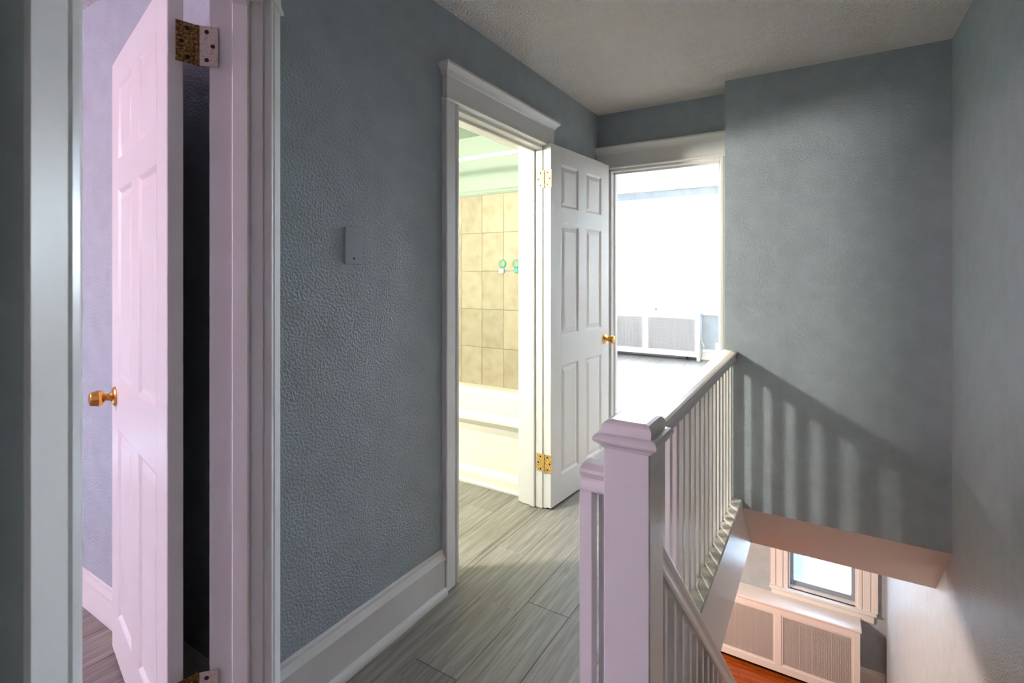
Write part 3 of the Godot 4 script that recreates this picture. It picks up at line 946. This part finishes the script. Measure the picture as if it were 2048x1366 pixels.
# ---------------------------------------------------------------- windows and radiator covers
func window(n: String, label: String, t: Transform3D, x0: float, x1: float, y0: float, y1: float, casing_l: float, casing_r: float, depth: float, sash_mat: Material, stool_l: float, stool_r: float, glass: Material = null):
	if glass == null:
		glass = M.glass
	var o := thing(n, label, "window", "structure")
	var s: Shape
	for e in [[x0, -1.0, casing_l], [x1, 1.0, casing_r]]:
		if e[2] > 0.0:
			s = Shape.new(t)
			var w: float = e[2]
			s.extrude([Vector2(0, 0), Vector2(0, 0.016), Vector2(0.004, 0.020), Vector2(w * 0.2, 0.020), Vector2(w * 0.22, 0.012), Vector2(w * 0.28, 0.012), Vector2(w * 0.3, 0.022), Vector2(w * 0.62, 0.022), Vector2(w * 0.64, 0.014), Vector2(w * 0.70, 0.014), Vector2(w * 0.72, 0.024), Vector2(w, 0.026), Vector2(w, 0)], Vector3(e[0], y0, 0), Vector3(e[1], 0, 0), Vector3(0, 0, 1), Vector3(0, y1 - y0, 0))
			put("casing", s, M.trim_paint, o)
	s = Shape.new(t)
	s.cbox(Vector3(x0 - maxf(casing_l, 0.01), y1, 0), Vector3(x1 + maxf(casing_r, 0.01), y1 + 0.145, 0.024), 0.003)
	put("header", s, M.trim_paint, o)
	s = Shape.new(t)
	s.cbox(Vector3(x0 - stool_l, y0 - 0.028, -depth * 0.5), Vector3(x1 + stool_r, y0, 0.05), 0.005)
	put("stool", s, M.trim_paint, o)
	s = Shape.new(t)
	s.cbox(Vector3(x0 - stool_l + 0.02, y0 - 0.11, 0), Vector3(x1 + stool_r - 0.02, y0 - 0.028, 0.02), 0.003)
	put("apron", s, M.trim_paint, o)
	# box frame lining the opening
	s = Shape.new(t)
	s.box(Vector3(x0 - 0.002, y0, -depth), Vector3(x0 + 0.018, y1, 0.001))
	s.box(Vector3(x1 - 0.018, y0, -depth), Vector3(x1 + 0.002, y1, 0.001))
	s.box(Vector3(x0, y1 - 0.018, -depth), Vector3(x1, y1 + 0.002, 0.001))
	s.box(Vector3(x0, y0 - 0.002, -depth), Vector3(x1, y0 + 0.016, -0.02))
	put("frame", s, M.trim_paint, o)
	var ym := (y0 + y1) / 2.0
	for k in 2:
		var z := -depth * (0.42 if k == 0 else 0.68)
		var b0 := y0 + 0.016 if k == 0 else ym - 0.016
		var b1 := ym + 0.016 if k == 0 else y1 - 0.018
		s = Shape.new(t)
		var a0 := x0 + 0.018
		var a1 := x1 - 0.018
		s.cbox(Vector3(a0, b0, z - 0.016), Vector3(a0 + 0.034, b1, z + 0.016), 0.003)
		s.cbox(Vector3(a1 - 0.034, b0, z - 0.016), Vector3(a1, b1, z + 0.016), 0.003)
		s.cbox(Vector3(a0 + 0.033, b0, z - 0.016), Vector3(a1 - 0.033, b0 + (0.05 if k == 0 else 0.032), z + 0.016), 0.003)
		s.cbox(Vector3(a0 + 0.033, b1 - (0.032 if k == 0 else 0.045), z - 0.016), Vector3(a1 - 0.033, b1, z + 0.016), 0.003)
		var sash := put("sash", s, sash_mat, o)
		s = Shape.new(t)
		s.box(Vector3(a0 + 0.03, b0 + 0.03, z - 0.002), Vector3(a1 - 0.03, b1 - 0.03, z + 0.002))
		put("pane", s, glass, sash)
		if k == 0:
			s = Shape.new(t)
			s.cbox(Vector3((x0 + x1) / 2 - 0.03, b1 - 0.002, z - 0.012), Vector3((x0 + x1) / 2 + 0.03, b1 + 0.014, z + 0.012), 0.004)
			put("lock", s, M.aluminium, sash)

func radiator_cover(label: String, t: Transform3D, w: float, h: float, depth: float, hole: float, flap: bool):
	# local: x from 0 to w, y up from the floor, z from 0 (wall) to depth
	var o := thing("radiator_cover", label, "radiator cover")
	var s := Shape.new(t)
	s.cbox(Vector3(-0.012, h - 0.022, 0.0), Vector3(w + 0.012, h, depth + 0.014), 0.004)
	put("top_board", s, M.cover_paint, o)
	s = Shape.new(t)
	var z0 := depth - 0.02
	var y0 := 0.055
	for x in [[0.0, 0.055], [w / 2 - 0.03, w / 2 + 0.03], [w - 0.055, w]]:
		s.cbox(Vector3(x[0], y0 + 0.001, z0), Vector3(x[1], h - 0.023, depth), 0.002)
	s.cbox(Vector3(0.054, h - 0.09, z0 + 0.0005), Vector3(w - 0.054, h - 0.023, depth - 0.0005), 0.002)
	s.cbox(Vector3(0.054, y0 + 0.001, z0 + 0.0005), Vector3(w - 0.054, y0 + 0.075, depth - 0.0005), 0.002)
	put("front_frame", s, M.cover_paint, o)
	for x in [[0.0, 0.018], [w - 0.018, w]]:
		s = Shape.new(t)
		s.box(Vector3(x[0], y0, 0.002), Vector3(x[1], h - 0.022, z0 + 0.001))
		s.box(Vector3(x[0], 0.0, depth - 0.06), Vector3(x[1], y0 + 0.002, depth - 0.002))
		put("side_board", s, M.cover_paint, o)
	for x in [[0.0, 0.045], [w - 0.045, w]]:
		s = Shape.new(t)
		s.cbox(Vector3(x[0], 0.0, z0), Vector3(x[1], y0 + 0.003, depth - 0.001), 0.002)
		put("foot", s, M.cover_paint, o)
	# perforated sheets
	for c in 2:
		var a := 0.05 if c == 0 else w / 2 + 0.025
		var b := w / 2 - 0.025 if c == 0 else w - 0.05
		var ya := y0 + 0.07
		var yb := h - 0.085
		s = Shape.new(t)
		var bead := 0.008
		s.box(Vector3(a, ya, z0 + 0.004), Vector3(a + bead + 0.012, yb, z0 + 0.014))
		s.box(Vector3(b - bead - 0.012, ya, z0 + 0.004), Vector3(b, yb, z0 + 0.014))
		s.box(Vector3(a + 0.02, ya, z0 + 0.004), Vector3(b - 0.02, ya + bead + 0.012, z0 + 0.014))
		s.box(Vector3(a + 0.02, yb - bead - 0.012, z0 + 0.004), Vector3(b - 0.02, yb, z0 + 0.014))
		var fr := put("grille_bead", s, M.cover_paint, o)
		s = Shape.new(t)
		var nx := int((b - a - 0.03) / hole)
		var px := (b - a - 0.03) / nx
		for i in nx + 1:
			var xx := a + 0.015 + i * px
			s.box(Vector3(xx - px * 0.29, ya + 0.01, z0 + 0.0075), Vector3(xx + px * 0.29, yb - 0.01, z0 + 0.0095))
		var ny := int((yb - ya - 0.03) / hole)
		var py := (yb - ya - 0.03) / ny
		for i in ny + 1:
			var yy := ya + 0.015 + i * py
			s.box(Vector3(a + 0.01, yy - py * 0.29, z0 + 0.0075), Vector3(b - 0.01, yy + py * 0.29, z0 + 0.0095))
		put("grille", s, M.cover_paint, fr)
	# the radiator behind the sheets
	s = Shape.new(t)
	var x := 0.10
	while x < w - 0.1:
		s.cbox(Vector3(x, 0.09, depth * 0.18), Vector3(x + 0.045, h - 0.10, depth * 0.72), 0.012)
		x += 0.058
	put("radiator", s, M.iron, o)
	for xf in [0.16, w - 0.2]:
		s = Shape.new(t)
		s.tube(Vector3(xf, 0.0, depth * 0.6), Vector3(xf, 0.1, depth * 0.6), 0.016, 12)
		put("radiator_foot", s, M.iron, o)
	if flap:
		s = Shape.new(t * Transform3D(Basis(Vector3(0, 0, 1), 0.42), Vector3(w, 0.30, depth * 0.45)))
		s.cbox(Vector3(0.001, -0.115, -0.04), Vector3(0.008, 0.0, 0.04), 0.001)
		put("side_flap", s, M.cover_paint, o)

func windows():
	var t := frame(0, 8.3, Vector2(1, 0), Vector2(0, -1))
	window("window_1", "bright double-hung bedroom window nearer the open door", t, -3.32, -2.50, 0.80, 2.42, 0.12, 0.16, 0.15, M.vinyl, 0.14, 0.16)
	window("window_2", "bright double-hung bedroom window above the cover's end and outlet", t, -2.18, -1.36, 0.80, 2.42, 0.16, 0.12, 0.15, M.vinyl, 0.16, 0.14)
	window("window_5", "bedroom side window out of view", frame(-4.1, 0, Vector2(0, 1), Vector2(1, 0)), 3.85, 4.35, 0.90, 2.10, 0.12, 0.12, 0.1, M.vinyl, 0.13, 0.13)
	window("window_6", "third bedroom window hidden by the door jamb", t, -1.04, -0.22, 0.80, 2.42, 0.16, 0.12, 0.15, M.vinyl, 0.16, 0.14)
	radiator_cover("long white perforated radiator cover under the bedroom windows", t.translated_local(Vector3(-3.30, 0, 0)), 1.68, 0.745, 0.215, 0.0155, true)
	var d := frame(0, 6.2, Vector2(1, 0), Vector2(0, -1)).translated(Vector3(0, LOW, 0))
	window("window_3", "low downstairs window with fluted white casing beyond the soffit", d, -0.335, 0.285, 0.83, 2.15, 0.165, 0.165, 0.2, M.aluminium, 0.175, 0.155, M.screened_glass)
	radiator_cover("white perforated radiator cover on the downstairs oak floor", d.translated_local(Vector3(-1.12, 0, 0)), 1.415, 0.745, 0.245, 0.0145, false)
	var p := frame(0, -2.7, Vector2(1, 0), Vector2(0, 1))
	window("window_4", "window of the pink-lit room out of view", p, -4.2, -3.7, 1.0, 1.8, 0.12, 0.12, 0.12, M.vinyl, 0.13, 0.13)

func lamps():
	globe_lamp("small glowing ceiling bulb at the bedroom doorway's upper corner", V(-1.655, 2.30, 4.5), 2.68, 0.032, Color(1.0, 0.88, 0.74), 2.1, 150.0)
	globe_lamp("pink glass ceiling lamp of the side room out of view", V(-3.2, 2.12, -1.9), 2.385, 0.10, Color(1.0, 0.79, 0.89), 1.17, 5.0)
	globe_lamp("warm ceiling lamp downstairs out of view", V(-2.2, -0.72, 4.1), SOFFIT, 0.20, Color(1.0, 0.88, 0.81), 2.6, 2.0)

# ---------------------------------------------------------------- outdoors
func tree(label: String, at: Vector3, crowns: Array, leaves: int):
	var o := thing("street_tree", label, "tree", "", at)
	var s := Shape.new()
	var c0: Array = crowns[0]
	s.lathe([Vector2(0.22, 0.0), Vector2(0.15, 1.2), Vector2(0.11, c0[0].y)], Vector3.ZERO, c0[0], 10)
	put("trunk", s, M.bark, o)
	s = Shape.new()
	for c in crowns:
		for i in leaves:
			var dir := Vector3(rng.randfn(), rng.randfn(), rng.randfn()).normalized()
			var p: Vector3 = c[0] + dir * (c[1] * pow(rng.randf(), 0.45)) * Vector3(1, 0.9, 1)
			var u := Vector3(rng.randfn(), rng.randfn(), rng.randfn()).normalized()
			var v := u.cross(dir).normalized()
			var sz := rng.randf_range(0.06, 0.15)
			s.face([p - u * sz, p + v * sz * 0.5, p + u * sz, p - v * sz * 0.5], p - u.cross(v) * (1.0 if rng.randf() < 0.5 else -1.0))
	var f := put("foliage", s, M.leaf, o)
	f.set_meta("kind", "stuff")

func outdoors():
	var s := Shape.new()
	s.box(V(-60, LOW - 0.6, -40), V(60, LOW - 0.35, 90))
	solid("ground", "pale street ground outside the windows", "ground", s, M.ground)
	tree("leafy street tree filling the bedroom window nearer the door", V(-7.3, LOW - 0.35, 19), [[Vector3(0, 5.0, 0), 2.3], [Vector3(-1.4, 3.9, 0.6), 1.6]], 1500)
	tree("smaller street tree in the window over the radiator cover's end", V(-4.75, LOW - 0.35, 21), [[Vector3(0, 3.9, 0), 0.95], [Vector3(-0.4, 2.9, 0.2), 0.8]], 900)
	# row house across the street
	var h := thing("brick_house", "low red brick house with a pitched roof across the street", "house", "", V(-3.3, LOW - 0.35, 30))
	s = Shape.new()
	s.box(Vector3(-2.6, 0, -5), Vector3(3.2, 3.6, 0))
	put("wall", s, M.house_brick, h)
	s = Shape.new()
	s.extrude([Vector2(0.35, 3.5), Vector2(-2.5, 4.9), Vector2(-5.35, 3.5)], Vector3(-2.9, 0, 0), Vector3(0, 0, 1), Vector3.UP, Vector3(6.4, 0, 0))
	put("roof", s, M.house_roof, h)
	for x in [-1.9, -0.2, 1.5]:
		s = Shape.new()
		s.cbox(Vector3(x, 1.3, -0.05), Vector3(x + 0.95, 2.8, 0.04), 0.01)
		var w := put("window", s, M.trim_paint, h)
		s = Shape.new()
		s.box(Vector3(x + 0.07, 1.37, 0.0), Vector3(x + 0.88, 2.73, 0.046))
		put("pane", s, M.house_glass, w)
	# porch post outside the low window
	var p := thing("porch_post", "white square porch post outside the downstairs window", "post", "", V(-0.28, LOW - 0.35, 7.6))
	s = Shape.new()
	s.cbox(Vector3(-0.06, 0, -0.06), Vector3(0.06, 2.83, 0.06), 0.008)
	put("shaft", s, M.aluminium, p)
	s = Shape.new()
	s.cbox(Vector3(-0.09, 0, -0.09), Vector3(0.09, 0.16, 0.09), 0.01)
	put("plinth", s, M.aluminium, p)

func _ready():
	rng.seed = 7
	materials()
	view()
	shell()
	doors()
	trims()
	railings()
	bathroom()
	windows()
	lamps()
	outdoors()
